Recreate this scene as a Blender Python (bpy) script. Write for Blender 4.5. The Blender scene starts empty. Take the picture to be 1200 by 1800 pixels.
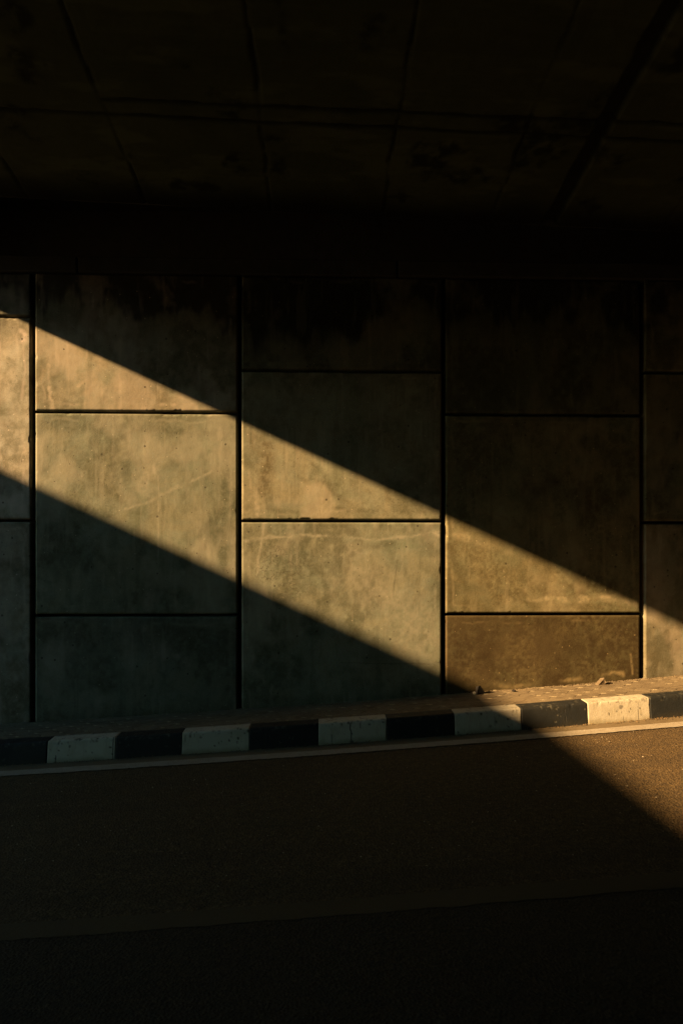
import bpy, math, random
import numpy as np
from mathutils import Vector

random.seed(7)
SC = bpy.context.scene
COL = SC.collection

# ------------------------------------------------------------------ camera
F_PX, YAW = 1250.0, math.atan(0.03)
cam_d = bpy.data.cameras.new('camera')
cam = bpy.data.objects.new('camera', cam_d)
COL.objects.link(cam)
cam.location = (0.0, -6.43, 1.23)
cam.rotation_euler = (math.radians(90), 0, -YAW)
cam_d.sensor_fit = 'HORIZONTAL'
cam_d.sensor_width = 24.0
cam_d.lens = F_PX / 1200.0 * 24.0
cam_d.shift_y = 100.0 / 1200.0
cam_d.clip_end = 2000
cam_d.clip_start = 0.05
SC.camera = cam

# ------------------------------------------------------------------ light
SUN_DIR = Vector((1.0, 0.35, -0.46)).normalized()      # the way the light travels
to_sun = -SUN_DIR
SUN_EL = math.asin(to_sun.z)
SUN_ROT = math.atan2(to_sun.x, to_sun.y)
w = bpy.data.worlds.new('World')
SC.world = w
w.use_nodes = True
wn = w.node_tree.nodes
sky = wn.new('ShaderNodeTexSky')
sky.sky_type = 'NISHITA'
sky.sun_disc = False
sky.sun_elevation = SUN_EL
sky.sun_rotation = SUN_ROT
sky.altitude = 800
sky.air_density = 1.15
sky.dust_density = 0.15
sky.ozone_density = 1.0
bg = wn['Background']
bg.inputs['Strength'].default_value = 0.05
tint = wn.new('ShaderNodeMix'); tint.data_type = 'RGBA'; tint.blend_type = 'MULTIPLY'
tint.inputs[0].default_value = 1.0
tint.inputs[7].default_value = (0.60, 0.95, 0.90, 1.0)
w.node_tree.links.new(sky.outputs[0], tint.inputs[6])
w.node_tree.links.new(tint.outputs[2], bg.inputs['Color'])
sun_d = bpy.data.lights.new('sun', 'SUN')
sun_d.energy = 5.0
sun_d.angle = math.radians(0.75)
sun_d.color = (1.0, 0.615, 0.27)
sun = bpy.data.objects.new('sun', sun_d)
COL.objects.link(sun)
sun.rotation_euler = SUN_DIR.to_track_quat('-Z', 'Y').to_euler()
sun.location = (-20, -8, 14)
vs = SC.view_settings
vs.view_transform = 'Standard'
vs.look = 'None'
vs.gamma = 1.0
vs.exposure = 2.55
SC.cycles.max_bounces = 8
SC.cycles.diffuse_bounces = 6

# ------------------------------------------------------------------ helpers
def tag(o, label=None, cat=None, group=None, kind=None):
    if label: o['label'] = label
    if cat: o['category'] = cat
    if group: o['group'] = group
    if kind: o['kind'] = kind
    return o

def empty(name, loc=(0, 0, 0)):
    o = bpy.data.objects.new(name, None)
    o.empty_display_size = 0.2
    o.location = loc
    COL.objects.link(o)
    return o

def link_mesh(name, verts, faces, mat, parent=None, mask=None, smooth=False):
    me = bpy.data.meshes.new(name)
    me.from_pydata([tuple(v) for v in verts], [], [tuple(f) for f in faces])
    return finish(name, me, mat, parent, mask, smooth)

def finish(name, me, mat, parent, mask, smooth):
    me.update()
    if mask is not None:
        at = me.color_attributes.new('mask', 'FLOAT_COLOR', 'POINT')
        at.data.foreach_set('color', np.ascontiguousarray(mask, dtype=np.float32).ravel())
    if smooth:
        me.polygons.foreach_set('use_smooth', np.ones(len(me.polygons), dtype=bool))
    me.materials.append(mat)
    o = bpy.data.objects.new(name, me)
    COL.objects.link(o)
    if parent is not None:
        o.parent = parent
    return o

def grid_mesh(name, P, mat, parent=None, mask=None, flip=False, smooth=False):
    """P: (n, m, 3) array of points -> one quad sheet."""
    n, m = P.shape[:2]
    me = bpy.data.meshes.new(name)
    idx = np.arange(n * m).reshape(n, m)
    q = np.stack([idx[:-1, :-1], idx[1:, :-1], idx[1:, 1:], idx[:-1, 1:]], -1).reshape(-1, 4)
    if flip:
        q = q[:, ::-1]
    nf = len(q)
    me.vertices.add(n * m)
    me.vertices.foreach_set('co', P.astype(np.float32).ravel())
    me.loops.add(nf * 4)
    me.loops.foreach_set('vertex_index', np.ascontiguousarray(q, dtype=np.int32).ravel())
    me.polygons.add(nf)
    me.polygons.foreach_set('loop_start', np.arange(0, nf * 4, 4, dtype=np.int32))
    me.polygons.foreach_set('loop_total', np.full(nf, 4, dtype=np.int32))
    me.update(calc_edges=True)
    me.validate()
    return finish(name, me, mat, parent, None if mask is None else mask.reshape(-1, 4), smooth)

def box_vf(x0, x1, y0, y1, z0, z1, V, Fc):
    b = len(V)
    V += [(x0, y0, z0), (x1, y0, z0), (x1, y1, z0), (x0, y1, z0),
          (x0, y0, z1), (x1, y0, z1), (x1, y1, z1), (x0, y1, z1)]
    Fc += [tuple(b + i for i in f) for f in
           ((0, 3, 2, 1), (4, 5, 6, 7), (0, 1, 5, 4), (1, 2, 6, 5), (2, 3, 7, 6), (3, 0, 4, 7))]

def boxes(name, lst, mat, parent=None):
    V, Fc = [], []
    for b in lst:
        box_vf(*b, V, Fc)
    return link_mesh(name, V, Fc, mat, parent)

def _hash(ix, iy, seed):
    h = (ix.astype(np.int64) * 374761393 + iy.astype(np.int64) * 668265263 + seed * 2147001325) & 0xFFFFFFFF
    h = ((h ^ (h >> 13)) * 1274126177) & 0xFFFFFFFF
    return ((h ^ (h >> 16)) & 0xFFFF) / 65535.0

def vnoise(x, y, seed=0):
    ix, iy = np.floor(x), np.floor(y)
    fx, fy = x - ix, y - iy
    fx = fx * fx * (3 - 2 * fx); fy = fy * fy * (3 - 2 * fy)
    ix = ix.astype(np.int64); iy = iy.astype(np.int64)
    a = _hash(ix, iy, seed); b = _hash(ix + 1, iy, seed)
    c = _hash(ix, iy + 1, seed); d = _hash(ix + 1, iy + 1, seed)
    return (a * (1 - fx) + b * fx) * (1 - fy) + (c * (1 - fx) + d * fx) * fy

def fbm(x, y, octs=4, seed=0):
    t = np.zeros_like(x, dtype=float); amp = 0.5; tot = 0
    for k in range(octs):
        t += amp * vnoise(x * 2 ** k + 17.3 * k, y * 2 ** k - 9.1 * k, seed + k * 31)
        tot += amp; amp *= 0.55
    return t / tot

def sstep(a, b, x):
    t = np.clip((x - a) / (b - a), 0, 1)
    return t * t * (3 - 2 * t)

def seg_dist(X, Y, pts):
    d = np.full(X.shape, 1e9)
    for (ax, ay), (bx, by) in zip(pts[:-1], pts[1:]):
        vx, vy = bx - ax, by - ay
        t = np.clip(((X - ax) * vx + (Y - ay) * vy) / (vx * vx + vy * vy + 1e-12), 0, 1)
        d = np.minimum(d, np.hypot(X - ax - t * vx, Y - ay - t * vy))
    return d

# the road climbs to the right in a shallow sag, then levels off
def grade(x):
    x = np.asarray(x, dtype=float)
    core = 0.0645 * x + 0.0026 * x * x
    xr = np.clip(x - 6.0, 0, 10.0)
    right = 0.0645 * 6 + 0.0026 * 36 + 0.0957 * (xr - xr * xr / 20.0)
    xl = np.clip(-6.0 - x, 0, 10.0)
    left = -0.0645 * 6 + 0.0026 * 36 - 0.0333 * (xl - xl * xl / 20.0)
    return np.where(x > 6, right, np.where(x < -6, left, core))

# ------------------------------------------------------------------ materials
def new_mat(name):
    m = bpy.data.materials.new(name)
    m.use_nodes = True
    nt = m.node_tree
    b = nt.nodes['Principled BSDF']
    b.inputs['Specular IOR Level'].default_value = 0.25
    b.inputs['Roughness'].default_value = 0.85
    return m, nt, b

ALBEDO_K = 0.75        # scales base colours down so less light bounces into the shade

class NT:
    """short hand for wiring shader nodes"""
    def __init__(s, nt): s.nt = nt
    def n(s, typ, **kw):
        o = s.nt.nodes.new(typ)
        for k, v in kw.items(): setattr(o, k, v)
        return o
    def l(s, a, b): s.nt.links.new(a, b)
    def coord(s, scale=(1, 1, 1), rot=(0, 0, 0)):
        t = s.n('ShaderNodeTexCoord'); m = s.n('ShaderNodeMapping')
        m.inputs['Scale'].default_value = scale; m.inputs['Rotation'].default_value = rot
        s.l(t.outputs['Object'], m.inputs['Vector'])
        return m.outputs[0]
    def noise(s, vec, scale, detail=4, rough=0.6, dist=0.0):
        o = s.n('ShaderNodeTexNoise')
        o.inputs['Scale'].default_value = scale; o.inputs['Detail'].default_value = detail
        o.inputs['Roughness'].default_value = rough; o.inputs['Distortion'].default_value = dist
        s.l(vec, o.inputs['Vector'])
        return o.outputs['Fac']
    def vor(s, vec, scale, feature='F1', out='Distance', rand=1.0):
        o = s.n('ShaderNodeTexVoronoi', feature=feature)
        o.inputs['Scale'].default_value = scale
        o.inputs['Randomness'].default_value = rand
        s.l(vec, o.inputs['Vector'])
        return o.outputs[out]
    def rng(s, v, a, b, c=0.0, d=1.0):
        o = s.n('ShaderNodeMapRange')
        o.interpolation_type = 'SMOOTHSTEP'
        for i, k in enumerate((a, b, c, d)): o.inputs[i + 1].default_value = k
        s.l(v, o.inputs[0])
        return o.outputs[0]
    def math(s, op, a, b=None):
        o = s.n('ShaderNodeMath', operation=op)
        for i, v in enumerate((a, b)):
            if v is None: continue
            if isinstance(v, (int, float)): o.inputs[i].default_value = v
            else: s.l(v, o.inputs[i])
        return o.outputs[0]
    def mix(s, fac, a, b, blend='MIX'):
        o = s.n('ShaderNodeMix', data_type='RGBA', blend_type=blend)
        for i, v in ((0, fac), (6, a), (7, b)):
            if isinstance(v, (int, float)): o.inputs[i].default_value = v
            elif isinstance(v, tuple): o.inputs[i].default_value = (*(k * ALBEDO_K for k in v), 1)
            else: s.l(v, o.inputs[i])
        return o.outputs[2]
    def bump(s, h, strength, dist, normal=None):
        o = s.n('ShaderNodeBump')
        o.inputs['Strength'].default_value = strength
        o.inputs['Distance'].default_value = dist
        s.l(h, o.inputs['Height'])
        if normal is not None: s.l(normal, o.inputs['Normal'])
        return o.outputs[0]
    def mask(s):
        a = s.n('ShaderNodeAttribute', attribute_name='mask')
        sp = s.n('ShaderNodeSeparateColor')
        s.l(a.outputs['Color'], sp.inputs[0])
        return sp.outputs[0], sp.outputs[1], sp.outputs[2], a.outputs['Alpha']

def concrete_mat(name, base=(0.190, 0.203, 0.166), masked=True):
    """cast concrete; the mesh's own stain mask: R dark damp and dark top band, G lime bloom, B rust, A crazing"""
    m, nt, b = new_mat(name)
    t = NT(nt)
    v = t.coord()
    vs_ = t.coord(scale=(1, 1, 0.22))
    cloud = t.noise(v, 1.6, 6, 0.62, 0.4)
    mid = t.noise(v, 9, 6, 0.66, 0.6)
    streak = t.noise(vs_, 26, 5, 0.62, 0.3)
    fine = t.noise(v, 90, 4, 0.7)
    c = t.mix(t.rng(cloud, 0.33, 0.68), tuple(k * 0.84 for k in base), tuple(min(1, k * 1.12) for k in base))
    hue = t.noise(v, 2.3, 5, 0.6, 0.8)
    c = t.mix(t.rng(hue, 0.40, 0.62, 0.0, 0.75), c, (base[0] * 1.12, base[1] * 0.98, base[2] * 0.86))
    c = t.mix(t.rng(hue, 0.48, 0.32, 0.0, 0.7), c, (base[0] * 0.74, base[1] * 0.80, base[2] * 0.72))
    c = t.mix(t.math('MULTIPLY', t.rng(mid, 0.45, 0.70), 0.45), c, (base[0] * 0.62, base[1] * 0.63, base[2] * 0.55))
    c = t.mix(t.math('MULTIPLY', t.rng(streak, 0.5, 0.75), 0.28), c, tuple(min(1, k * 1.25) for k in base))
    c = t.mix(t.math('MULTIPLY', t.rng(streak, 0.48, 0.25), 0.25), c, (base[0] * 0.66, base[1] * 0.66, base[2] * 0.58))
    gr = t.noise(t.coord(scale=(0.7, 1, 1)), 42, 7, 0.78, 0.5)
    c = t.mix(t.math('MULTIPLY', t.rng(gr, 0.50, 0.70), 0.34), c, (base[0] * 0.52, base[1] * 0.52, base[2] * 0.42))
    c = t.mix(t.math('MULTIPLY', t.rng(gr, 0.46, 0.34), 0.30), c, (base[0] * 1.35, base[1] * 1.3, base[2] * 1.25))
    c = t.mix(t.rng(fine, 0.35, 0.72, 0.0, 0.34), c, (base[0] * 0.55, base[1] * 0.53, base[2] * 0.48))
    if masked:
        r, g, bl, a = t.mask()
        grit = t.rng(t.math('ADD', t.math('MULTIPLY', mid, 0.5), t.math('MULTIPLY', fine, 0.5)), 0.32, 0.62, 0.6, 1.0)
        c = t.mix(t.math('MULTIPLY', r, grit), c, (0.055, 0.057, 0.032))
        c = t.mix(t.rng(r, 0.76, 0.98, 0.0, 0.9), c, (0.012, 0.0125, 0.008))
        c = t.mix(t.math('MULTIPLY', bl, grit), c, (0.045, 0.033, 0.010))
        c = t.mix(t.math('MULTIPLY', g, t.rng(mid, 0.25, 0.6, 0.45, 1.0)), c, (0.32, 0.295, 0.25))
        wob = t.n('ShaderNodeTexNoise'); wob.inputs['Scale'].default_value = 9; wob.inputs['Detail'].default_value = 5
        t.l(v, wob.inputs['Vector'])
        wv = t.n('ShaderNodeVectorMath', operation='MULTIPLY_ADD'); t.l(wob.outputs['Color'], wv.inputs[0])
        wv.inputs[1].default_value = (0.14, 0.14, 0.14); t.l(v, wv.inputs[2])
        ed = t.vor(wv.outputs[0], 19, 'DISTANCE_TO_EDGE')
        crz = t.math('MULTIPLY', t.math('MULTIPLY', t.rng(ed, 0.07, 0.0), t.rng(mid, 0.36, 0.56)), a)
        c = t.mix(crz, c, (0.06, 0.052, 0.035))
    # blow holes and chips: few, small, uneven
    def specks(scale, size, keep, off):
        mp = t.n('ShaderNodeMapping'); mp.inputs['Location'].default_value = (off, off * 0.7, off * 1.3)
        t.l(v, mp.inputs['Vector'])
        o = t.n('ShaderNodeTexVoronoi'); o.inputs['Scale'].default_value = scale
        t.l(mp.outputs[0], o.inputs['Vector'])
        sp = t.n('ShaderNodeSeparateColor'); t.l(o.outputs['Color'], sp.inputs[0])
        sel = t.rng(sp.outputs[0], keep, keep + 0.02)
        sz = t.math('MULTIPLY', sp.outputs[1], size)
        inside = t.math('LESS_THAN', o.outputs['Distance'], sz)
        return t.math('MULTIPLY', sel, inside)
    holes = specks(11, 0.11, 0.45, 0.0)
    holes2 = specks(22, 0.13, 0.62, 3.1)
    white = specks(15, 0.10, 0.50, 7.7)
    hh = t.math('MAXIMUM', holes, holes2)
    c = t.mix(t.math('MULTIPLY', hh, 0.75), c, (0.035, 0.03, 0.02))
    c = t.mix(t.math('MULTIPLY', white, 0.6), c, (0.36, 0.33, 0.28))
    if masked:
        oi = t.n('ShaderNodeObjectInfo')
        c = t.mix(1.0, c, oi.outputs['Color'], 'MULTIPLY')
    t.l(c, b.inputs['Base Color'])
    h = t.math('ADD', t.math('MULTIPLY', mid, 0.6), t.math('MULTIPLY', fine, 0.22))
    h = t.math('SUBTRACT', h, t.math('MULTIPLY', hh, 0.5))
    t.l(t.bump(h, 0.35, 0.012), b.inputs['Normal'])
    t.l(t.rng(mid, 0.3, 0.7, 0.72, 0.93), b.inputs['Roughness'])
    return m

def plain_mat(name, col, rough=0.9, var=0.25, scale=8, bump=0.3, bd=0.01, spec=0.25):
    m, nt, b = new_mat(name)
    t = NT(nt); v = t.coord()
    a = t.noise(v, scale, 6, 0.65, 0.3); f = t.noise(v, scale * 11, 3, 0.7)
    c = t.mix(t.rng(a, 0.3, 0.7), tuple(k * (1 - var) for k in col), tuple(min(1, k * (1 + var)) for k in col))
    c = t.mix(t.rng(f, 0.4, 0.75, 0, 0.35), c, tuple(k * 0.6 for k in col))
    t.l(c, b.inputs['Base Color'])
    b.inputs['Roughness'].default_value = rough
    b.inputs['Specular IOR Level'].default_value = spec
    t.l(t.bump(t.math('ADD', a, t.math('MULTIPLY', f, 0.4)), bump, bd), b.inputs['Normal'])
    return m

def asphalt_mat(name, k=1.0):
    m, nt, b = new_mat(name)
    t = NT(nt); v = t.coord()
    big = t.noise(v, 0.7, 5, 0.6, 0.3)
    trail = t.noise(t.coord(scale=(0.25, 3.0, 1)), 1.4, 4, 0.6)
    grain = t.vor(v, 70)
    o = t.n('ShaderNodeTexVoronoi'); o.inputs['Scale'].default_value = 60; t.l(v, o.inputs['Vector'])
    sp = t.n('ShaderNodeSeparateColor'); t.l(o.outputs['Color'], sp.inputs[0])
    n2 = t.noise(v, 30, 6, 0.8)
    c = t.mix(t.rng(sp.outputs[0], 0.0, 1.0), (0.055, 0.036, 0.0135), (0.102, 0.0665, 0.0245))
    c = t.mix(t.math('MULTIPLY', t.rng(n2, 0.46, 0.66), 0.85), c, (0.024, 0.0155, 0.0068))
    c = t.mix(t.rng(sp.outputs[1], 0.95, 0.98), c, (0.12, 0.082, 0.038))
    c = t.mix(t.math('MULTIPLY', t.rng(big, 0.35, 0.7), 0.35), c, (0.078, 0.050, 0.0205))
    c = t.mix(t.math('MULTIPLY', t.rng(trail, 0.45, 0.7), 0.3), c, (0.030, 0.0205, 0.0095))
    if k != 1.0: c = t.mix(1.0, c, (k / ALBEDO_K, k / ALBEDO_K, k / ALBEDO_K), 'MULTIPLY')
    t.l(c, b.inputs['Base Color'])
    h = t.math('ADD', t.math('MULTIPLY', t.rng(grain, 0.0, 0.7, 1.0, 0.0), 0.6), t.math('MULTIPLY', n2, 0.9))
    t.l(t.bump(h, 0.8, 0.012), b.inputs['Normal'])
    b.inputs['Roughness'].default_value = 0.88
    return m

def paint_mat(name, col, dirt=(0.16, 0.12, 0.07), worn=0.5, wear_col=(0.10, 0.08, 0.05)):
    m, nt, b = new_mat(name)
    t = NT(nt); v = t.coord()
    n1 = t.noise(v, 14, 6, 0.7, 0.5); n2 = t.noise(v, 70, 5, 0.75); n3 = t.noise(v, 3, 4, 0.6)
    c = t.mix(t.rng(n1, 0.4, 0.75, 0, worn), col, dirt)
    c = t.mix(t.math('MULTIPLY', t.rng(n2, 0.56, 0.64), worn * 1.2), c, wear_col)
    c = t.mix(t.rng(n3, 0.4, 0.7, 0, 0.3), c, dirt)
    t.l(c, b.inputs['Base Color'])
    t.l(t.bump(t.math('ADD', n1, n2), 0.4, 0.006), b.inputs['Normal'])
    b.inputs['Roughness'].default_value = 0.8
    return m

def kerb_mat(name, col, dirt, chip, hue):
    """painted precast kerb; mask R chips, G dirt, B paint edge cracks"""
    m, nt, b = new_mat(name)
    t = NT(nt); v = t.coord()
    r, g, bl, a = t.mask()
    n1 = t.noise(v, 16, 6, 0.7, 0.5); n2 = t.noise(v, 85, 4, 0.7); n3 = t.noise(t.coord(scale=(1, 1, 0.2)), 30, 5, 0.65)
    c = t.mix(t.rng(n1, 0.35, 0.7, 0, 0.45), col, hue)
    c = t.mix(t.rng(n3, 0.5, 0.75, 0, 0.4), c, dirt)
    c = t.mix(g, c, dirt)
    c = t.mix(r, c, chip)
    c = t.mix(bl, c, (0.024, 0.02, 0.015))
    t.l(c, b.inputs['Base Color'])
    h = t.math('ADD', t.math('MULTIPLY', n1, 0.7), t.math('MULTIPLY', n2, 0.35))
    h = t.math('SUBTRACT', h, t.math('MULTIPLY', t.math('MAXIMUM', r, bl), 0.8))
    t.l(t.bump(h, 0.4, 0.008), b.inputs['Normal'])
    b.inputs['Roughness'].default_value = 0.7
    return m

def paver_mat():
    m, nt, b = new_mat('sandy_pavers')
    t = NT(nt); v = t.coord()
    r, g, bl, a = t.mask()
    n1 = t.noise(v, 5, 6, 0.65, 0.4); n2 = t.noise(v, 60, 5, 0.7)
    c = t.mix(t.rng(n1, 0.3, 0.7), (0.105, 0.080, 0.048), (0.155, 0.123, 0.077))
    c = t.mix(t.rng(n2, 0.45, 0.75, 0, 0.5), c, (0.062, 0.047, 0.028))
    c = t.mix(r, c, (0.06, 0.044, 0.025))
    c = t.mix(g, c, (0.40, 0.34, 0.22))
    c = t.mix(bl, c, (0.19, 0.148, 0.09))
    t.l(c, b.inputs['Base Color'])
    t.l(t.bump(t.math('ADD', n1, t.math('MULTIPLY', n2, 0.6)), 0.45, 0.01), b.inputs['Normal'])
    return m

def soffit_mat():
    """board-marked dark underside; mask R seams, blotches and painted edge shade, G lime bloom, B board tone"""
    m, nt, b = new_mat('soffit_concrete')
    t = NT(nt); v = t.coord()
    r, g, bl, a = t.mask()
    n1 = t.noise(v, 1.3, 6, 0.62, 0.5); n2 = t.noise(v, 12, 6, 0.68, 0.4); n3 = t.noise(t.coord(scale=(0.25, 3, 1)), 9, 5, 0.6)
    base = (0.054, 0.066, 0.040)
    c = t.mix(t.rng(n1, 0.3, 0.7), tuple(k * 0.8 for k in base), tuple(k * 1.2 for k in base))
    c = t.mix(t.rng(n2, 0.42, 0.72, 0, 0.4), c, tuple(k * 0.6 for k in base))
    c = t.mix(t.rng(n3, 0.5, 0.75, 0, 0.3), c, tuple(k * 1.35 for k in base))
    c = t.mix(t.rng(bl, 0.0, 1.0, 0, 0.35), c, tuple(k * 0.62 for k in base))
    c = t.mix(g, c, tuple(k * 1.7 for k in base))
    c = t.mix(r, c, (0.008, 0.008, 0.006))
    t.l(c, b.inputs['Base Color'])
    t.l(t.bump(t.math('ADD', n2, t.math('MULTIPLY', n3, 0.5)), 0.4, 0.012), b.inputs['Normal'])
    b.inputs['Specular IOR Level'].default_value = 0.1
    return m

M_PANEL = concrete_mat('panel_concrete')
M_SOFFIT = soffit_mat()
M_CONC = concrete_mat('cast_concrete', (0.10, 0.10, 0.085), masked=False)
M_DARK = plain_mat('joint_filler', (0.035, 0.03, 0.025), 0.95)
M_ASPH = asphalt_mat('dusty_asphalt', 0.92)
M_ASPH_DARK = asphalt_mat('dark_asphalt', 0.46)
M_LINE = paint_mat('worn_white_line', (0.27, 0.24, 0.19), (0.17, 0.135, 0.09), 0.55, (0.09, 0.07, 0.042))
M_YELLOW = paint_mat('worn_yellow_line', (0.066, 0.047, 0.018), (0.06, 0.045, 0.024), 0.8, (0.045, 0.034, 0.02))
M_GUTTER = paint_mat('dusty_gutter', (0.125, 0.095, 0.053), (0.085, 0.062, 0.034), 0.6, (0.07, 0.053, 0.033))
M_KW = kerb_mat('white_kerb_paint', (0.365, 0.335, 0.265), (0.21, 0.18, 0.11), (0.05, 0.042, 0.03), (0.38, 0.365, 0.285))
M_KB = kerb_mat('black_kerb_paint', (0.0075, 0.0092, 0.0098), (0.018, 0.0165, 0.011), (0.06, 0.057, 0.042), (0.011, 0.0122, 0.012))
M_PAVER = paver_mat()
M_SHELF = plain_mat('dark_ledge', (0.035, 0.034, 0.028), scale=6)  # coping colour, kept dark so the ledge barely shows
M_STONE = plain_mat('rubble_stone', (0.12, 0.09, 0.055), scale=30, bump=0.6)
M_DSTONE = plain_mat('tarry_stone', (0.014, 0.012, 0.011), scale=30, bump=0.6)
M_CHALK = plain_mat('chalky_stone', (0.32, 0.28, 0.21), scale=40)
M_LEAF = plain_mat('dry_leaf', (0.13, 0.082, 0.036), scale=20, var=0.5)
M_SOIL = plain_mat('dry_soil', (0.11, 0.085, 0.055), scale=1.5, bump=0.5, bd=0.05)

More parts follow.
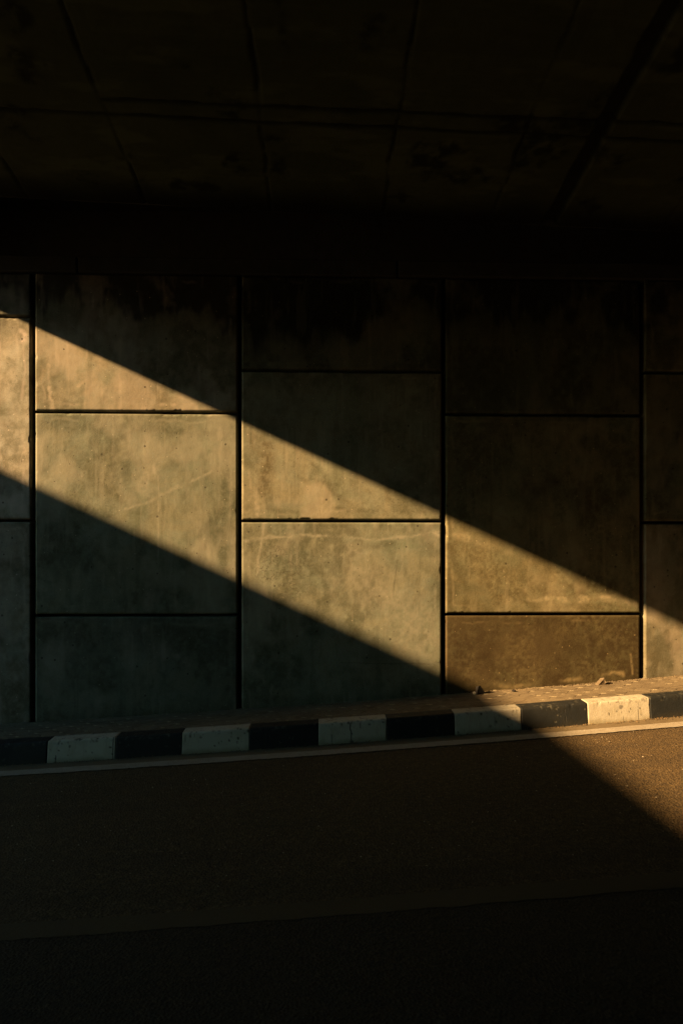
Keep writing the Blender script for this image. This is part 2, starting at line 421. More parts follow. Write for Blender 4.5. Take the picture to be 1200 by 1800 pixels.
# stain strokes on the wall faces: kind, half width (m), strength, points (x, z)
STROKES = [
    ('pale', 0.0165, 0.5, [(-1.736, 1.766), (-1.533, 1.843), (-1.341, 1.935), (-1.112, 2.038), (-0.975, 2.11)]),
    ('pale', 0.0773, 0.55, [(-1.533, 2.43), (-1.503, 2.251), (-1.533, 2.098), (-1.569, 1.955)]),
    ('pale', 0.0309, 0.8, [(-1.569, 2.327), (-1.513, 2.251), (-1.493, 2.098)]),
    ('pale', 0.0155, 0.5, [(-2.471, 2.399), (-2.476, 2.17)]),
    ('pale', 0.0077, 0.5, [(-1.452, 2.073), (-1.452, 1.23)]),
    ('pale', 0.0928, 0.35, [(-1.112, 1.716), (-1.076, 1.588)]),
    ('pale', 0.0155, 0.4, [(-1.137, 2.534), (-0.985, 2.571), (-0.791, 2.562)]),
    ('pale', 0.0206, 0.5, [(-0.806, 2.511), (-0.822, 2.382), (-0.842, 2.331)]),
    ('dark', 0.0619, 0.5, [(-2.476, 2.526), (-2.099, 2.503), (-1.645, 2.48), (-1.137, 2.457), (-0.806, 2.434)]),
    ('dark', 0.0515, 0.6, [(-0.842, 2.306), (-0.857, 2.049), (-0.873, 1.588), (-0.852, 1.23)]),
    ('dark', 0.0722, 0.35, [(-1.786, 2.301), (-1.822, 1.995), (-1.897, 1.74)]),
    ('dark', 0.0825, 0.45, [(-2.099, 2.248), (-2.2, 1.993), (-2.15, 1.739)]),
    ('dark', 0.0412, 0.4, [(-0.985, 1.742), (-0.995, 1.435)]),
    ('pale', 0.018, 0.6, [(-2.421, 3.06), (-2.416, 2.806), (-2.391, 2.664)]),
    ('pale', 0.0206, 0.4, [(-1.998, 3.023), (-2.15, 2.869)]),
    ('pale', 0.0258, 0.4, [(-1.695, 2.719), (-1.341, 2.702), (-1.036, 2.724), (-0.883, 2.705)]),
    ('dark', 0.0361, 0.4, [(-2.492, 3.263), (-2.482, 2.755)]),
    ('pale', 0.0258, 0.5, [(-2.652, 3.363), (-2.632, 3.312), (-2.652, 3.261)]),
    ('rust', 0.0722, 0.6, [(-0.485, 2.359), (-0.485, 2.102), (-0.515, 1.948)]),
    ('dark', 0.0258, 0.6, [(-0.474, 1.779), (-0.321, 1.759), (-0.116, 1.728)]),
    ('dark', 0.0309, 0.6, [(0.116, 1.786), (0.296, 1.755), (0.502, 1.745)]),
    ('dark', 0.0309, 0.6, [(0.787, 1.772), (0.942, 1.731)]),
    ('pale', 0.0258, 0.45, [(-0.577, 1.948), (-0.566, 1.717)]),
    ('pale', 0.0150, 0.5, [(-0.679, 1.476), (-0.577, 1.502), (-0.423, 1.517), (-0.116, 1.528), (0.193, 1.523), (0.502, 1.488), (0.761, 1.519), (0.942, 1.55), (1.02, 1.571), (1.098, 1.576)]),
    ('pale', 0.0150, 0.5, [(-0.5, 1.651), (-0.525, 1.512), (-0.546, 1.358), (-0.566, 1.179)]),
    ('pale', 0.0206, 0.7, [(1.03, 1.566), (1.082, 1.53)]),
    ('dark', 0.134, 0.65, [(-0.423, 1.41), (-0.269, 1.281), (-0.295, 1.076), (-0.372, 0.973)]),
    ('dark', 0.0412, 0.55, [(0.296, 1.446), (0.502, 1.426), (0.657, 1.462)]),
    ('dark', 0.0412, 0.5, [(0.916, 1.617), (1.02, 1.437)]),
    ('dark', 0.0093, 0.8, [(0.699, 1.307), (0.678, 1.153), (0.657, 0.972)]),
    ('dark', 0.0258, 0.8, [(1.072, 1.204), (1.077, 0.92)]),
    ('dark', 0.0062, 0.6, [(0.296, 1.642), (0.301, 1.513)]),
    ('dark', 0.0041, 0.7, [(0.193, 0.381), (0.606, 0.369), (1.098, 0.367)]),
    ('pale', 0.2577, 0.35, [(0.296, 1.23), (0.709, 0.92), (0.916, 0.61)]),
    ('pale', 0.0619, 0.35, [(-0.628, 0.692), (-0.423, 0.614), (-0.218, 0.665)]),
    ('pale', 0.0619, 0.3, [(-0.551, 0.666), (-0.551, 0.82)]),
    ('rust', 0.3093, 0.5, [(1.228, 1.437), (1.749, 1.126), (2.798, 0.917)]),
    ('rust', 0.1031, 0.55, [(1.775, 1.023), (1.644, 0.971), (1.54, 1.075)]),
    ('dark', 0.0515, 0.55, [(1.749, 0.997), (1.906, 0.945), (2.063, 0.929)]),
    ('pale', 0.0361, 0.6, [(1.906, 0.971), (2.272, 0.944), (2.588, 0.97), (2.878, 0.907)]),
    ('pale', 0.0412, 0.4, [(1.228, 1.54), (1.436, 1.489), (1.54, 1.437)]),
    ('dark', 0.0464, 0.4, [(1.228, 0.92), (1.488, 0.888)]),
    ('rust', 0.4639, 0.85, [(1.176, 0.506), (1.644, 0.505), (2.272, 0.503), (2.904, 0.5)]),
    ('dark', 0.1546, 0.7, [(1.384, 0.738), (1.228, 0.454), (1.176, 0.196)]),
    ('dark', 0.0155, 0.8, [(2.493, 0.684), (2.482, 0.346)]),
    ('dark', 0.0155, 0.7, [(2.577, 0.658), (2.588, 0.371)]),
    ('dark', 0.0825, 0.7, [(2.862, 0.761), (2.872, 0.24)]),
    ('dark', 0.0052, 0.7, [(2.194, 0.394), (2.798, 0.412)]),
    ('dark', 0.0052, 0.6, [(1.332, 0.309), (2.272, 0.336)]),
    ('pale', 0.0206, 0.7, [(2.588, 0.257), (2.693, 0.288), (2.772, 0.266)]),
    ('pale', 0.0206, 0.55, [(2.194, 0.202), (2.325, 0.216), (2.377, 0.232)]),
    ('pale', 0.0258, 0.4, [(1.592, 0.178), (1.749, 0.157), (1.906, 0.172)]),
    ('pale', 0.0103, 0.6, [(2.841, 0.449), (2.862, 0.266)]),
    ('dark', 0.0052, 0.5, [(2.994, 0.693), (3.327, 0.687)]),
    ('dark', 0.232, 0.8, [(-0.628, 3.588), (-0.218, 3.439), (-0.013, 3.184)]),
    ('dark', 0.1546, 0.6, [(-0.013, 3.235), (0.451, 3.162), (0.916, 3.115)]),
    ('pale', 0.0206, 0.4, [(-0.474, 3.077), (-0.013, 3.101), (0.451, 3.095)]),
    ('dark', 0.232, 0.8, [(1.384, 3.093), (1.54, 2.887), (1.592, 3.095)]),
    ('dark', 0.1546, 0.7, [(1.228, 2.471), (1.384, 2.11), (1.306, 1.747)]),
    ('dark', 0.0722, 0.7, [(2.841, 2.272), (2.862, 1.751), (2.851, 1.334)]),
    ('rust', 0.3093, 0.5, [(2.063, 2.009), (2.535, 1.854), (2.588, 1.49)]),
    ('dark', 0.1031, 0.5, [(-2.401, 0.569), (-1.847, 0.669), (-0.883, 0.616)]),
    ('pale', 0.0515, 0.35, [(-1.746, 0.465), (-1.442, 0.515), (-1.188, 0.386)]),
    ('dark', 0.134, 0.4, [(0.296, 2.466), (0.709, 2.468), (0.916, 2.159)]),
    ('rust', 0.1546, 0.45, [(-2.777, 0.215), (-2.702, 0.012)]),
]

# ------------------------------------------------------------------ ground, road, footpath
XS = np.unique(np.concatenate([np.linspace(-60, -8, 40), np.linspace(-8, 8, 161), np.linspace(8, 60, 40)]))

def strip(name, ys, off_f, mat, parent=None, lift=0.0, wob=0.0, seed=0, xs=XS):
    X, Y = np.meshgrid(xs, ys, indexing='ij')
    Z = grade(X) + off_f(Y) + lift
    if wob:
        Y = Y + (fbm(X * 6, Y * 30, 3, seed) - 0.5) * 2 * wob
    return grid_mesh(name, np.stack([X, Y, Z], -1), mat, parent)

def road_off(y):
    return np.where(y > -1.05, -0.172 - 0.018 * np.clip((-0.8 - y) / 0.25, 0, 1), -0.19)

gx = np.linspace(-400, 400, 41)
GX, GY = np.meshgrid(gx, gx, indexing='ij')
ground = grid_mesh('ground', np.stack([GX, GY, np.full_like(GX, -0.62) + 0.05 * fbm(GX * 0.1, GY * 0.1)], -1), M_SOIL)
tag(ground, kind='structure')
road = strip('road', np.array([-7.4, -5, -3.5, -2, -1.05, -0.93, -0.8, -0.7]), road_off, M_ASPH)
tag(road, kind='structure')
fine_x = np.linspace(-8, 8, 1601)
def line_strip(name, y0, y1, lift, mat, seed, wob):
    xs = np.unique(np.concatenate([XS, fine_x]))
    ys = np.linspace(y0, y1, 9)
    X, Y = np.meshgrid(xs, ys, indexing='ij')
    Zr = np.interp(X, XS, grade(XS))
    e0 = (fbm(xs * 9, xs * 0 + seed, 4, seed) - 0.5) * 2 * wob + (fbm(xs * 45, xs * 0 + seed, 2, seed) - 0.5) * 0.012
    e1 = (fbm(xs * 9, xs * 0 + seed + 5, 4, seed + 3) - 0.5) * 2 * wob
    T = np.linspace(0, 1, 9)[None, :]
    Y = (y0 + e0)[:, None] * (1 - T) + (y1 + e1)[:, None] * T
    return grid_mesh(name, np.stack([X, Y, Zr + road_off(Y) + lift], -1), mat, road)
line_strip('gutter_strip', -0.925, -0.72, 0.004, M_GUTTER, 3, 0.006)
line_strip('edge_line', -1.04, -0.928, 0.008, M_LINE, 11, 0.007)
line_strip('lane_line', -3.54, -3.40, 0.005, M_YELLOW, 23, 0.012)
strip('dark_lane', np.array([-7.36, -6, -5, -4, -3.53]), road_off, M_ASPH_DARK, road, 0.0025, 0.03, 5, np.unique(np.concatenate([XS, np.linspace(-8, 8, 801)])))  # darker asphalt on the near side of the lane line
off_side = strip('verge', np.array([-9.0, -8.0, -7.35]), lambda y: y * 0 - 0.04, M_GUTTER)
tag(off_side, kind='structure')

# footpath of small zig-zag pavers between the kerb and the wall
def footpath():
    xs = np.unique(np.concatenate([np.linspace(-40, -4.5, 30), np.linspace(-4.5, -3.2, 60), np.linspace(-3.2, 4.0, 1201), np.linspace(4.0, 5.2, 60), np.linspace(5.2, 40, 30)]))
    ys = np.linspace(-0.622, 0.02, 108)
    X, Y = np.meshgrid(xs, ys, indexing='ij')
    a = np.array((0.098, -0.112)); bb = np.array((0.112, 0.098))
    det = a[0] * bb[1] - a[1] * bb[0]
    jx = X + (fbm(X * 5, Y * 5, 2, 4) - 0.5) * 0.02; jy = Y + (fbm(X * 5, Y * 5, 2, 9) - 0.5) * 0.02
    u = (jx * bb[1] - jy * bb[0]) / det
    v = (-jx * a[1] + jy * a[0]) / det
    zig = lambda q: (np.abs((q % 1.0) - 0.5) - 0.25) * 0.30
    du = (u + zig(v) + 0.5) % 1.0 - 0.5
    dv = (v + zig(u) + 0.5) % 1.0 - 0.5
    L = 0.149
    joint = np.maximum(sstep(0.006, 0.002, np.abs(du) * L), sstep(0.006, 0.002, np.abs(dv) * L))
    cu, cv = np.floor(u + 0.5), np.floor(v + 0.5)
    lu, lv = (u - cu) * L, (v - cv) * L
    rnd = _hash(cu.astype(np.int64), cv.astype(np.int64), 77)
    lvl = (rnd - 0.5) * 0.004
    # a short pale crooked ridge of bedding sand where four pavers meet
    zl = 0.017 + 0.009 * rnd
    px, py = X, Y
    # local axes in world directions
    wx = lu * a[0] / L * 0 + (lu * a[0] + lv * bb[0]) / L
    wy = (lu * a[1] + lv * bb[1]) / L
    pts = [(-1.0, 0.55), (-0.1, 0.35), (0.1, -0.35), (1.0, -0.55)]
    dz = seg_dist(wx / zl, wy / (zl * 0.9), pts) * zl
    keep = (_hash(cu.astype(np.int64), cv.astype(np.int64), 5) > 0.22).astype(float)
    mark = sstep(0.0062, 0.0025, dz) * keep
    edge = sstep(-0.07, -0.02, Y + (fbm(X * 7, Y * 7, 3, 8) - 0.5) * 0.06)
    sand = sstep(0.45, 0.7, fbm(X * 2.2, Y * 5, 4, 21)) * 0.6
    hz = lvl - joint * 0.004 * (1 - sand) + mark * 0.0045 + edge * 0.012 * fbm(X * 25, Y * 25, 3, 2)
    Z = grade(X) + 0.004 + hz
    dark = joint * (1 - 0.7 * sand) * 0.8
    rr = sstep(0.60, 0.72, fbm(X * 9, Y * 16, 3, 41)) * 0.55
    mask = np.stack([np.maximum(dark, rr * (1 - mark)), mark * (0.35 + 0.45 * rnd), np.maximum(sand * 0.5, edge * 0.5) * (1 - mark), np.ones_like(X)], -1)
    o = grid_mesh('footpath', np.stack([X, Y, Z], -1), M_PAVER, mask=mask)
    tag(o, kind='structure')
footpath()

# ------------------------------------------------------------------ the panelled retaining wall
PITCH, X0 = 1.837, -2.562
TOP = 3.872
LEVELS = {0: (1.662, 3.484), 1: (0.813, 2.635), 2: (1.662, 3.022), 3: (0.815, 2.638), 4: (1.657, 3.030)}
wall = empty('retaining_wall', (0, 0, 0))
tag(wall, 'stained concrete retaining wall of big square staggered panels behind the narrow footpath', 'wall')

KEY = {'dark': 0, 'pale': 1, 'rust': 2}
def panel(ci, x0, x1, z0, z1, yo, fine, seed, tone):
    c = 0.011
    def axis(a, b):
        n = max(4, int((b - a) / (0.0085 if fine else 0.06)))
        return np.concatenate([[a, a], np.linspace(a + c, b - c, n), [b, b]])
    xs, zs = axis(x0, x1), axis(z0, z1)
    X, Z = np.meshgrid(xs, zs, indexing='ij')
    ring = np.minimum.reduce([np.minimum(np.arange(len(xs)), np.arange(len(xs))[::-1])[:, None] + 0 * np.arange(len(zs))[None, :],
                              np.minimum(np.arange(len(zs)), np.arange(len(zs))[::-1])[None, :] + 0 * np.arange(len(xs))[:, None]])
    Y = np.where(ring == 0, 0.15, np.where(ring == 1, c, 0.0)) + yo
    inner = ring >= 2
    wav = (fbm(X * 1.7, Z * 1.7, 3, seed) - 0.5) * 0.006 + (fbm(X * 11, Z * 11, 3, seed + 9) - 0.5) * 0.0022
    Y = Y + np.where(inner, wav, 0)
    # chipped arrises
    chip = np.where((ring == 2) | (ring == 1), sstep(0.65, 0.80, fbm(X * 8, Z * 8, 5, seed + 3)) * 0.012, 0)
    Y = Y + chip
    # stains in the surface
    wx = X + (fbm(X * 13, Z * 13, 3, 3) - 0.5) * 0.035 + (fbm(X * 50, Z * 50, 2, 13) - 0.5) * 0.012
    wz = Z + (fbm(X * 13, Z * 13, 3, 7) - 0.5) * 0.035 + (fbm(X * 50, Z * 50, 2, 17) - 0.5) * 0.012
    ms = np.zeros(X.shape + (4,))
    ex = np.minimum(X - x0, x1 - X); ez = np.minimum(Z - z0, z1 - Z)
    e = np.minimum(ex, ez)
    patch = fbm(X * 2.6, Z * 2.1, 5, seed + 40)
    patch2 = fbm(X * 6.0, Z * 4.0, 5, seed + 60)
    mott = fbm(X * 18, Z * 14, 4, seed + 80)
    ms[..., 0] = 0.92 * sstep(0.46, 0.66, patch) * sstep(0.08, 0.75, mott) + 0.32 * sstep(0.54, 0.74, patch2)
    ms[..., 0] = np.maximum(ms[..., 0], 0.66 * sstep(0.20, 0.0, e + (patch2 - 0.5) * 0.4) * sstep(0.15, 0.75, mott))
    drip = fbm(X * 16, Z * 0.9, 4, seed + 100)
    ms[..., 0] = np.maximum(ms[..., 0], 0.35 * sstep(0.58, 0.74, drip))
    ms[..., 1] = (1 - 0.9 * min(1, tone * 1.2)) * 0.48 * sstep(0.54, 0.72, fbm(X * 3.0, Z * 2.2, 5, seed + 120)) + (1 - tone) * 0.22 * sstep(0.60, 0.76, fbm(X * 20, Z * 2.5, 4, seed + 140))
    frame = np.abs(e - 0.062 - 0.09 * (patch2 - 0.5))
    ms[..., 1] = np.maximum(ms[..., 1], 0.30 * sstep(0.022, 0.0, frame) * sstep(0.48, 0.66, fbm(X * 5, Z * 5, 4, seed + 160)))
    ms[..., 2] = tone * (0.75 + 0.5 * sstep(0.3, 0.65, patch2)) + 0.16 * sstep(0.55, 0.72, fbm(X * 2.0, Z * 2.0, 4, seed + 180))
    dist_scale = fbm(X * 40, Z * 40, 3, seed + 200)
    if fine:
        for kind, wd, st, pts in STROKES:
            px = [p[0] for p in pts]; pz = [p[1] for p in pts]
            r = wd * 1.8 + 0.05
            if max(px) < x0 - r or min(px) > x1 + r or max(pz) < z0 - r or min(pz) > z1 + r: continue
            cx = sum(px) / len(px); cz = sum(pz) / len(pz)
            if not (x0 - 0.01 < cx < x1 + 0.01 and z0 - 0.25 < cz < z1 + 0.25): continue
            thin = wd < 0.012
            d = seg_dist(X * 0.7 + wx * 0.3 if thin else wx, Z * 0.7 + wz * 0.3 if thin else wz, pts)
            wd = max(wd, 0.0065)
            f = sstep(wd * 1.5, 0.0, d) if wd < 0.05 else sstep(wd * 1.7, 0.0, d + (patch2 - 0.5) * wd * 1.2)
            brk = sstep(0.34, 0.56, fbm(X * 10, Z * 10, 4, seed + 220))
            f = np.clip(f * st * 1.35, 0, 1) * (0.5 + 0.5 * sstep(0.3, 0.62, dist_scale)) * ((0.35 + 0.65 * brk) if kind == 'pale' else 1.0)
            k = KEY[kind]
            ms[..., k] = np.maximum(ms[..., k], f)
            if k == 1:
                ms[..., 0] *= 1 - 0.8 * f; ms[..., 2] *= 1 - 0.7 * f
        ms[..., 3] = 0.75 * sstep(0.34, 0.12, np.hypot((X + 0.33) / 1.0, (Z - 1.20) / 0.85) + (patch2 - 0.5) * 0.3)
    ms[..., 0] = np.minimum(ms[..., 0], 0.74)
    # uneven near-black band towards the top of the wall
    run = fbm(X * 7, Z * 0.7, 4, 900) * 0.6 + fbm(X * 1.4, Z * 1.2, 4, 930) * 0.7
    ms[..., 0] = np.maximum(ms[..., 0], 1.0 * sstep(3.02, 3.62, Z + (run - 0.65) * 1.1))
    # splash dirt along the foot of the wall
    hb = Z - grade(X)
    ms[..., 2] = np.maximum(ms[..., 2], 0.5 * sstep(0.16, 0.0, hb + (patch2 - 0.5) * 0.25))
    ms = np.clip(ms, 0, 1)
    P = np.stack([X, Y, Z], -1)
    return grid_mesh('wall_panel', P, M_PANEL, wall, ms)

TONES = {(0, 0): 0.05, (0, 1): 0.0, (1, 0): 0.05, (1, 1): 0.0, (1, 2): 0.12, (2, 0): 0.0, (2, 1): 0.06, (3, 0): 0.78, (3, 1): 0.30, (4, 0): 0.14, (4, 1): 0.2}
SHADE = {(0, 0): (1.2, 1.08, 1.1), (0, 1): (1.62, 1.48, 1.55), (1, 0): (0.62, 0.64, 0.62), (1, 1): (0.75, 0.77, 0.71), (1, 2): (1.12, 1.02, 0.95),
         (2, 0): (0.84, 0.85, 0.79), (2, 1): (1.05, 0.99, 0.88), (2, 2): (0.6, 0.6, 0.5), (3, 0): (0.62, 0.50, 0.28), (3, 1): (0.98, 0.89, 0.66),
         (3, 2): (0.58, 0.57, 0.44), (4, 0): (1.0, 0.90, 0.80), (4, 1): (0.8, 0.76, 0.62), (4, 2): (0.7, 0.68, 0.55)}     # batches of concrete differ
PLAB = {(3, 0): 'low dark brown panel with scratches and lime bloom at its foot',
        (1, 1): 'pale panel with a slanting whitish scar',
        (2, 0): 'panel with fine crazing and a pale line along its top'}
for ci in range(-6, 12):
    xa, xb = X0 + (ci - 1) * PITCH, X0 + ci * PITCH
    if ci == 2: xb = 1.121
    if ci == 3: xa, xb = 1.121, 2.949
    if ci == 4: xa = 2.949
    lv = LEVELS.get(ci, ((1.662, 3.484) if ci % 2 == 0 else (0.813, 2.635)))
    zs = [float(grade((xa + xb) / 2)) - 0.42] + list(lv) + [TOP]
    for k in range(3):
        h = 0.012
        fine = 0 <= ci <= 4
        yo = random.uniform(-0.003, 0.003)
        if ci == 4: yo = -0.014
        o = panel(ci, xa + 0.019, xb - 0.019, zs[k] + (h if k else 0), zs[k + 1] - (h if k < 2 else 0), yo, fine, 100 + ci * 17 + k * 5, TONES.get((ci, k), 0.08))
        o.color = (*SHADE.get((ci, k), (0.9, 0.88, 0.82)), 1)
        if (ci, k) in PLAB: o['label'] = PLAB[(ci, k)]
boxes('backing', [(-46.0, 46.0, 0.152, 6.0, -0.6, 3.84)], M_DARK, wall)
V, Fc = [], []
for k in range(11):
    xa = -13.6 + k * 2.86
    box_vf(xa + 0.004, xa + 2.852, -0.03, 0.30, TOP + 0.004, 4.02, V, Fc)
cop = link_mesh('coping', V, Fc, M_SHELF, wall)
bv = cop.modifiers.new('b', 'BEVEL'); bv.width = 0.012; bv.segments = 2

# ------------------------------------------------------------------ kerb stones, painted black and white in turn
def kerb_profile():
    pts = [(-0.625, -0.30), (-0.625, 0.004)]
    for k in range(9):
        t = k / 8
        pts.append((-0.632 - 0.126 * t, 0.007 - 0.005 * t))
    for k in range(1, 8):
        an = math.pi / 2 * k / 8
        pts.append((-0.759 - 0.016 * math.sin(an), 0.002 - 0.016 * (1 - math.cos(an))))
    for k in range(19):
        t = k / 18
        pts.append((-0.776 - 0.024 * t, -0.015 - 0.183 * t))
    pts.append((-0.803, -0.30))
    return np.array(pts)
KP = kerb_profile()

def kerb_stone(x0, x1, white, label, seed, cracks=(), spots=()):
    n = 74
    xs = np.concatenate([[x0, x0 + 0.002], np.linspace(x0 + 0.005, x1 - 0.005, n), [x1 - 0.002, x1]])
    N, m = len(xs), len(KP)
    X = np.repeat(xs[:, None], m, 1)
    Yp = np.repeat(KP[None, :, 0], N, 0).copy(); Zp = np.repeat(KP[None, :, 1], N, 0).copy()
    ins = np.zeros(N); ins[0] = ins[-1] = 0.006; ins[1] = ins[-2] = 0.002
    cy, cz = -0.70, -0.12
    Yp += np.sign(cy - Yp) * ins[:, None]; Zp -= ins[:, None] * (Zp > -0.02)
    wear = (fbm(X * 9, Zp * 9 + Yp * 9, 3, seed) - 0.5) * 0.0028
    front = KP[None, :, 1] < 0.001
    bite = sstep(0.66, 0.76, fbm(X * 22, (Zp - Yp) * 22, 3, seed + 5)) * sstep(0.05, 0.0, np.abs(Zp + 0.006))
    Yp += np.where(front, wear, 0) + bite * 0.003
    Zp += np.where(Zp > -0.02, wear * 0.5, 0) - bite * 0.002
    S = np.concatenate([[0], np.cumsum(np.hypot(*np.diff(KP, axis=0).T))])
    Sg = np.repeat(S[None, :], N, 0)
    a = fbm(X * 40, Sg * 40, 3, seed + 11); b2 = fbm(X * 9, Sg * 9, 4, seed + 13)
    chips = sstep(0.74, 0.79, a) * sstep(0.5, 0.62, b2)
    edge_band = sstep(0.030, 0.006, np.abs(Zp + 0.010))
    chips = np.maximum(chips, edge_band * sstep(0.62, 0.70, a) * (0.5 if white else 0.7))
    foot = sstep(0.055, 0.0, (Zp + 0.172) + (b2 - 0.5) * 0.05)
    dirt = np.maximum(0.85 * foot, 0.28 * sstep(0.55, 0.72, b2))
    dirt = np.maximum(dirt, 0.5 * sstep(0.025, 0.0, np.abs(Yp + 0.635)))
    crk = np.zeros_like(X)
    for fx, s0, s1, wd, st in cracks:
        px = x0 + fx * (x1 - x0)
        wob = (fbm(Sg * 30, X * 0 + fx * 9, 3, seed + 21) - 0.5) * 0.014
        inr = (Zp < s0) & (Zp > s1)
        crk = np.maximum(crk, st * sstep(wd, wd * 0.4, np.abs(X - px - wob)) * inr)
    for fx, zc, rd, st in spots:
        px = x0 + fx * (x1 - x0)
        crk = np.maximum(crk, st * sstep(rd, rd * 0.5, np.hypot(X - px, Zp - zc) + (a - 0.5) * rd))
    P = np.stack([X, Yp, Zp + grade(X)], -1)
    mask = np.clip(np.stack([chips, dirt, crk, np.ones_like(X)], -1), 0, 1).reshape(-1, 4)
    idx = np.arange(N * m).reshape(N, m)
    q = np.stack([idx[:-1, :-1], idx[:-1, 1:], idx[1:, 1:], idx[1:, :-1]], -1).reshape(-1, 4)
    faces = [tuple(r) for r in q.tolist()]
    faces.append(tuple(idx[0, ::-1].tolist())); faces.append(tuple(idx[-1].tolist()))
    o = link_mesh('kerb_stone', P.reshape(-1, 3), faces, M_KW if white else M_KB, None, mask)
    o.data.polygons.foreach_set('use_smooth', np.array([True] * len(q) + [False] * 2))
    return tag(o, label, 'kerb stone', 'black and white painted kerb stones')

WH = [(-2.14, -1.607), (-1.09, -0.558), (-0.014, 0.530), (1.073, 1.609), (2.145, 2.652)]
WLAB = ['white kerb stone furthest left, with small black pits and a notch at its foot',
        'white kerb stone, second from left, chipped and pitted near its upper edge',
        'white kerb stone split by a dark vertical crack in its middle',
        'white kerb stone half in shadow, its right upper corner catching the sun',
        'white kerb stone fully in the sun, with a brown stain on its face']
BLAB = ['black kerb stone cut by the left picture edge, left of every white one',
        'black kerb stone in deep shade below the left part of the second wall column',
        'black kerb stone in shade just left of the cracked white kerb stone',
        'black kerb stone in shade just right of the cracked white kerb stone',
        'worn grey-black kerb stone between the half-shaded and the sunlit white kerb stones',
        'worn grey-black kerb stone cut by the right picture edge, in the sun']
CR = [[(0.13, -0.11, -0.2, 0.005, 0.9), (0.965, 0.0, -0.2, 0.005, 0.9)],
      [(0.05, -0.02, -0.07, 0.004, 0.4)],
      [(0.475, -0.015, -0.2, 0.006, 1.0), (0.20, -0.09, -0.17, 0.004, 0.7), (0.62, -0.01, -0.06, 0.003, 0.6)],
      [(0.60, -0.05, -0.12, 0.003, 0.5)],
      [(0.82, -0.03, -0.2, 0.004, 0.45), (0.58, -0.08, -0.2, 0.003, 0.4)]]
SP = [[(0.17, -0.075, 0.009, 0.9), (0.57, -0.10, 0.009, 0.9), (0.66, -0.105, 0.007, 0.7), (0.31, -0.115, 0.006, 0.6), (0.33, -0.05, 0.012, 0.6), (0.05, -0.07, 0.006, 0.6)],
      [(0.48, -0.115, 0.008, 0.9), (0.70, -0.085, 0.010, 0.9), (0.83, -0.07, 0.013, 0.9), (0.82, -0.10, 0.009, 0.8), (0.12, -0.03, 0.013, 0.7), (0.18, -0.03, 0.009, 0.7), (0.28, -0.045, 0.012, 0.6), (0.73, -0.03, 0.008, 0.8), (0.93, -0.035, 0.008, 0.8)],
      [(0.44, -0.012, 0.010, 0.9), (0.49, -0.10, 0.010, 0.9), (0.95, -0.025, 0.009, 0.9), (0.75, -0.035, 0.010, 0.7), (0.38, -0.10, 0.008, 0.5), (0.49, -0.165, 0.018, 0.8)],
      [(0.05, -0.15, 0.011, 1.0), (0.40, -0.02, 0.010, 0.9), (0.04, -0.03, 0.007, 0.8), (0.62, -0.09, 0.009, 0.7), (0.53, -0.12, 0.016, 0.5), (0.85, -0.12, 0.020, 0.3)],
      [(0.545, -0.055, 0.021, 0.62), (0.47, -0.085, 0.007, 0.6), (0.49, -0.08, 0.006, 0.6), (0.14, -0.10, 0.006, 0.6), (0.55, -0.10, 0.005, 0.6)]]
G = 0.0009
for k, (a, b) in enumerate(WH):
    kerb_stone(a + G, b - G, True, WLAB[k], 300 + k * 13, CR[k], SP[k])
BX = [(-2.69, -2.14)] + [(WH[k][1], WH[k + 1][0]) for k in range(4)] + [(2.652, 3.20)]
BLAB_i = BLAB
for k, (a, b) in enumerate(BX):
    kerb_stone(a + G, b - G, False, BLAB_i[k], 500 + k * 13, [(random.uniform(0.2, 0.8), 0.0, -0.2, 0.004, 0.5)])
# the run goes on out of the frame on both sides
for side in (-1, 1):
    edge = -2.69 if side < 0 else 3.20
    for k in range(12):
        white = k % 2 == 0
        a, b = (edge - 0.535, edge) if side < 0 else (edge, edge + 0.535)
        edge = a if side < 0 else b
        kerb_stone(a + G, b - G, white, '%s kerb stone further %s the road, beyond the %s picture edge' % ('white' if white else 'black', 'down' if side < 0 else 'up', 'left' if side < 0 else 'right'), 711 + k * 7 + side)

# ------------------------------------------------------------------ bits lying on the footpath
def rock(name, pts_scale, loc, mat, seed, parent=None, sub=3, rough=0.22):
    import bmesh
    bm = bmesh.new()
    bmesh.ops.create_icosphere(bm, subdivisions=sub, radius=1.0)
    rs = np.random.RandomState(seed)
    planes = [(Vector(rs.normal(size=3)).normalized(), rs.uniform(0.45, 0.85)) for _ in range(9)]
    for v in bm.verts:
        d = v.co.normalized()
        r = 1.0
        for n, h in planes:
            c = d.dot(n)
            if c > 0.05: r = min(r, h / c)
        v.co = d * r * (1 + rs.uniform(-rough, rough) * 0.12)
        v.co = Vector((v.co.x * pts_scale[0], v.co.y * pts_scale[1], v.co.z * pts_scale[2]))
    zmin = min(v.co.z for v in bm.verts)
    for v in bm.verts: v.co.z -= zmin
    me = bpy.data.meshes.new(name); bm.to_mesh(me); bm.free()
    me.materials.append(mat)
    o = bpy.data.objects.new(name, me); COL.objects.link(o)
    o.location = loc
    if parent is not None: o.parent = parent
    return o

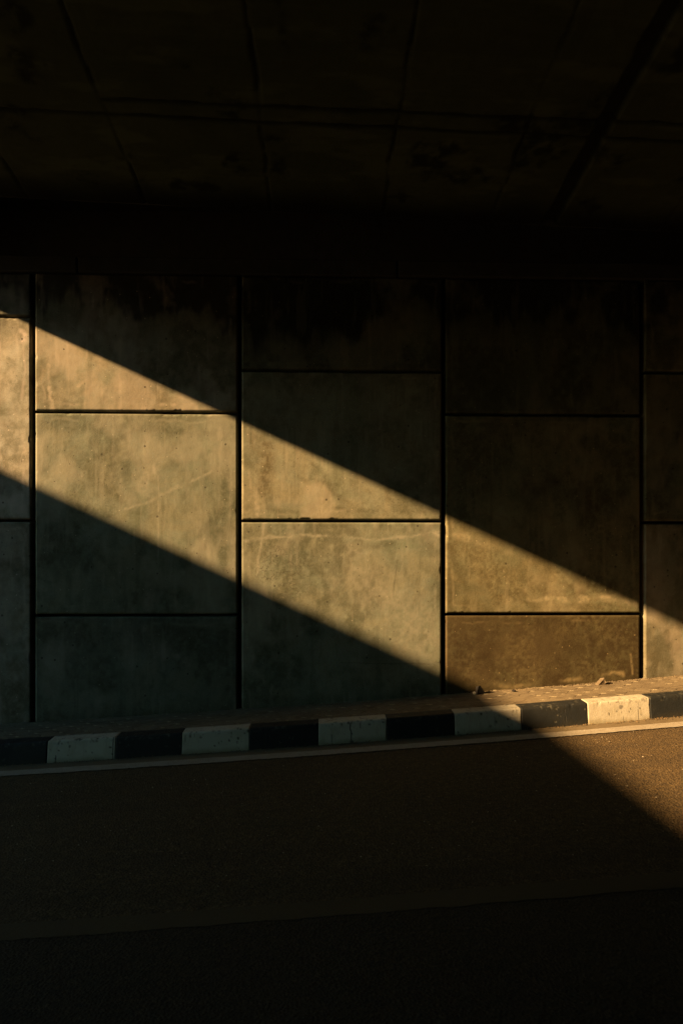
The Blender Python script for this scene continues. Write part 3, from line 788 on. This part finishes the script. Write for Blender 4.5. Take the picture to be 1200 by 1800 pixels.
def gz(x): return float(grade(x)) + 0.004
def shard(name, outline, thick, loc, rot, mat, jit=0.004, seed=0):
    """a broken flat lump: outline in its own x-z plane, given a real thickness"""
    rs = np.random.RandomState(seed)
    n = len(outline); V = []
    for s in (-1, 1):
        for (x, z) in outline:
            k = 1.0 if s < 0 else 0.82
            V.append((x * k + rs.uniform(-jit, jit), s * thick / 2 + rs.uniform(-jit, jit), z * (k if z > 0.01 else 1)))
    Fc = [tuple(range(n)), tuple(range(2 * n - 1, n - 1, -1))] + [((i + 1) % n, i, n + i, n + (i + 1) % n) for i in range(n)]
    o = link_mesh(name, V, Fc, mat)
    o.location = loc; o.rotation_euler = rot
    bv = o.modifiers.new('b', 'BEVEL'); bv.width = 0.004; bv.segments = 2
    return o
s1 = shard('broken_brick', [(-0.045, 0), (0.05, 0), (0.052, 0.012), (0.02, 0.045), (-0.012, 0.088), (-0.035, 0.080), (-0.040, 0.045)], 0.05,
           (1.43, -0.075, gz(1.43) - 0.004), (0.0, 0.10, 0.3), M_DSTONE, seed=4)
tag(s1, 'dark broken lump leaning up by the wall at the edge of the shadow', 'rubble')
s2 = rock('stone_chip', (0.014, 0.012, 0.020), (1.385, -0.085, gz(1.385)), M_CHALK, 5, sub=2)
tag(s2, 'tiny pale stone chip beside the dark broken lump', 'stone')
s3 = rock('pebble', (0.021, 0.017, 0.013), (1.741, -0.086, gz(1.741)), M_DSTONE, 9, sub=2)
tag(s3, 'small black pebble lying alone on the sunlit pavers near the wall', 'stone')
s4 = shard('concrete_lump', [(-0.048, 0), (0.024, 0), (0.026, 0.03), (0.024, 0.062), (0.016, 0.072), (0.006, 0.055), (-0.018, 0.036), (-0.036, 0.014)], 0.055,
           (2.53, -0.085, gz(2.53) - 0.003), (0, 0, 0.25), M_STONE, seed=8)
tag(s4, 'brown wedge shaped stone lump in the sun below the dark panel', 'stone')

# dry leaves, grit and crumbs that gather against the kerb and the foot of the wall
def litter(name, n, fx, fy, size, mat, seed, base):
    rs = np.random.RandomState(seed)
    V, Fc = [], []
    for _ in range(n):
        x = fx(rs); y = fy(rs); s = size * rs.uniform(0.4, 1.3); an = rs.uniform(0, 6.28)
        z = float(grade(x)) + float(base(y)) + 0.003 + rs.uniform(0, 0.006)
        b = len(V)
        ca, sa = math.cos(an), math.sin(an)
        for (u, vv, h) in ((-1, 0, 0), (0, -0.45, 0.25), (1, 0, 0.1), (0, 0.45, 0.3), (0, 0, 0.75)):
            h = h * rs.uniform(0.4, 1.2)
            V.append((x + s * (u * ca - vv * sa), y + s * (u * sa + vv * ca), z + s * h))
        Fc += [(b, b + 1, b + 4), (b + 1, b + 2, b + 4), (b + 2, b + 3, b + 4), (b + 3, b, b + 4), (b + 3, b + 2, b + 1, b)]
    o = link_mesh(name, V, Fc, mat)
    return tag(o, kind='stuff')
lf = litter('leaf_litter', 1500, lambda r: r.uniform(-4, 4.5), lambda r: -0.805 - abs(r.normal(0, 0.022)), 0.0075, M_LEAF, 3, lambda y: road_off(np.array(y)) + 0.004)
tag(lf, 'dry brown leaf crumbs gathered along the foot of the kerb', 'litter')
gr = litter('gravel', 1100, lambda r: r.uniform(-4, 4.5), lambda r: -0.012 - abs(r.normal(0, 0.022)), 0.009, M_STONE, 6, lambda y: 0.005)
tag(gr, 'sandy grit along the foot of the wall', 'grit')
gr2 = litter('grit', 700, lambda r: r.uniform(-4, 5), lambda r: r.uniform(-3.2, -0.85), 0.006, M_CHALK, 12, lambda y: road_off(np.array(y)))
tag(gr2, 'scattered pale grit on the asphalt', 'grit')

# ------------------------------------------------------------------ the overpass above
bridge = empty('overpass', (0, 0, 0))
tag(bridge, 'dark concrete overpass with board-marked underside spanning the road', 'bridge')
XL, XR = -4.63, 46.0
def soffit_z(X, Y):
    return 4.2387 - 0.038 * np.clip(X, -4.7, 6.0) - 0.088 * np.maximum(Y, -3.4)
def soffit():
    xs = np.unique(np.concatenate([np.linspace(XL + 0.3, -3.6, 20), np.linspace(-3.6, 4.6, 560), np.linspace(4.6, XR, 40)]))
    ys = np.unique(np.concatenate([np.linspace(-9.6, -4.2, 20), np.linspace(-4.2, -0.35, 240)]))
    X, Y = np.meshgrid(xs, ys, indexing='ij')
    Z = soffit_z(X, Y)
    wx = X + (fbm(X * 4, Y * 4, 4, 2) - 0.5) * 0.05; wy = Y + (fbm(X * 4, Y * 4, 4, 5) - 0.5) * 0.03
    jd = np.full(X.shape, 9.0)
    for k, jx in enumerate((-4.4, -3.42, -2.46, -1.48, -0.415, 0.53, 1.455, 2.93, 3.9, 4.9)):
        jd = np.minimum(jd, 0.004 + np.abs(wx - jx - np.where(Y > -1.5, 0.0, (k % 3 - 1) * 0.012)))
    for jy in (-1.415 , -2.75, -3.95):
        jd = np.minimum(jd, np.abs(wy - jy + 0.012 * X))
    jd = np.where(X > -1.5, np.minimum(jd, np.abs(wy + 1.565 + 0.018 * X)), jd)
    n = fbm(X * 9, Y * 9, 4, 31)
    joint = sstep(0.024, 0.004, jd + (n - 0.5) * 0.03) * (0.25 + 0.75 * sstep(0.38, 0.58, fbm(X * 2.7, Y * 2.7, 4, 91)))
    cross = 0.85 * sstep(0.026, 0.006, np.minimum(np.abs(wy + 1.415 + 0.012 * X), np.where(X > -1.5, np.abs(wy + 1.565 + 0.018 * X), 9.0)) + (n - 0.5) * 0.02)
    thick = sstep(0.066, 0.040, np.abs(X - 1.965 + (n - 0.5) * 0.03))
    Z = Z + joint * 0.018 + thick * 0.05 + (fbm(X * 3, Y * 3, 3, 8) - 0.5) * 0.012
    blot = sstep(0.55, 0.72, fbm(X * 3.2, Y * 3.2, 5, 51)) * sstep(0.3, 0.6, fbm(X * 15, Y * 15, 4, 53)) * 0.95
    edge_shade = sstep(0.42, 0.05, (-0.35 - Y) + (fbm(X * 2.5, Y * 2.5, 4, 71) - 0.5) * 0.25)  # shade fading in towards the wall-side edge, painted into the mask
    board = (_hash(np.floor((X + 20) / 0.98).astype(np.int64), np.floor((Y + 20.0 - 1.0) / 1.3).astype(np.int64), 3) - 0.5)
    mask = np.stack([np.clip(np.maximum(np.maximum(np.maximum(joint * 0.9, cross), blot * 0.9), np.maximum(thick * (0.55 + 0.4 * n), edge_shade * 0.95)), 0, 1), 0.4 * sstep(0.55, 0.7, fbm(X * 2, Y * 6, 4, 61)),
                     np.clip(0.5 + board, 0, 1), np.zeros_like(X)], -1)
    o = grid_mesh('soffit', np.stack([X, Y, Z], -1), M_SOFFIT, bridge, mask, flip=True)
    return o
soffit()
# end face of the span, above the bearing shelf
ex = np.linspace(XL + 0.3, XR, 120)
ez = np.array([0.0, 1.0])
EX, ET = np.meshgrid(ex, ez, indexing='ij')
EZ = soffit_z(EX, np.full_like(EX, -0.35)) * (1 - ET) + 4.9 * ET
grid_mesh('span_end', np.stack([EX, np.full_like(EX, -0.348), EZ - 0.002 * (1 - ET)], -1), M_CONC, bridge, flip=True)
boxes('deck_slab', [(XL + 0.31, XR, -9.8, 6.0, 4.90, 5.45)], M_CONC, bridge)
boxes('edge_beam', [(XL, XL + 0.29, -9.8, 6.0, 4.349, 5.46)], M_CONC, bridge)
boxes('parapet', [(XL + 0.02, XL + 0.22, -9.8, 6.0, 5.462, 6.25)], M_CONC, bridge)
boxes('back_wall', [(XL + 0.31, XR, 0.9, 1.4, 3.845, 4.895)], M_CONC, bridge)
boxes('abutment', [(-11.5, XR, -9.8, -8.9, -0.7, 4.34), (XL + 0.31, XR, -9.8, -9.4, 4.342, 4.897)], M_CONC, bridge)  # unseen opposite abutment, its left end stretched to hold back sky light

second = empty('carriageway_bridge', (-16, 0, 0))
tag(second, 'twin concrete bridge across a strip of open sky to the left of the overpass', 'bridge')
def local(b): return (b[0] + 16, b[1] + 16) + b[2:]
boxes('deck_slab', [local((-22.0, -10.0, -30.0, 6.0, 3.98, 4.55))], M_CONC, second)
boxes('parapet', [local((-10.22, -10.0, -30.0, 6.0, 4.552, 5.415))], M_CONC, second)
boxes('sky_block_slab', [local((-9.998, XL - 0.002, -9.8, -7.0, 4.10, 4.55))], M_CONC, second)  # added slab, unseen: covers part of the gap to cut sky light
boxes('sky_block_slab', [local((-9.998, XL - 0.002, -0.25, 6.0, 4.10, 4.55))], M_CONC, second)  # added likewise over the wall end of the gap

# unseen mound added beyond the right end to keep low sky light out
def block_mound(x0, x1, seed):
    xs = np.linspace(x0, x1, 30); ys = np.linspace(-60, 60, 60)
    X, Y = np.meshgrid(xs, ys, indexing='ij')
    t = np.linspace(0, 1, 30)[:, None]
    Z = -0.7 + 11 * np.sin(math.pi * t) ** 0.8 * (0.7 + 0.5 * fbm(X * 0.1, Y * 0.1, 4, seed))
    return X, Y, Z
for x0, x1, sd in ((58, 90, 8),):
    X, Y, Z = block_mound(x0, x1, sd)
    tag(grid_mesh('sky_block_mound', np.stack([X, Y, Z], -1), M_SOIL), kind='structure')
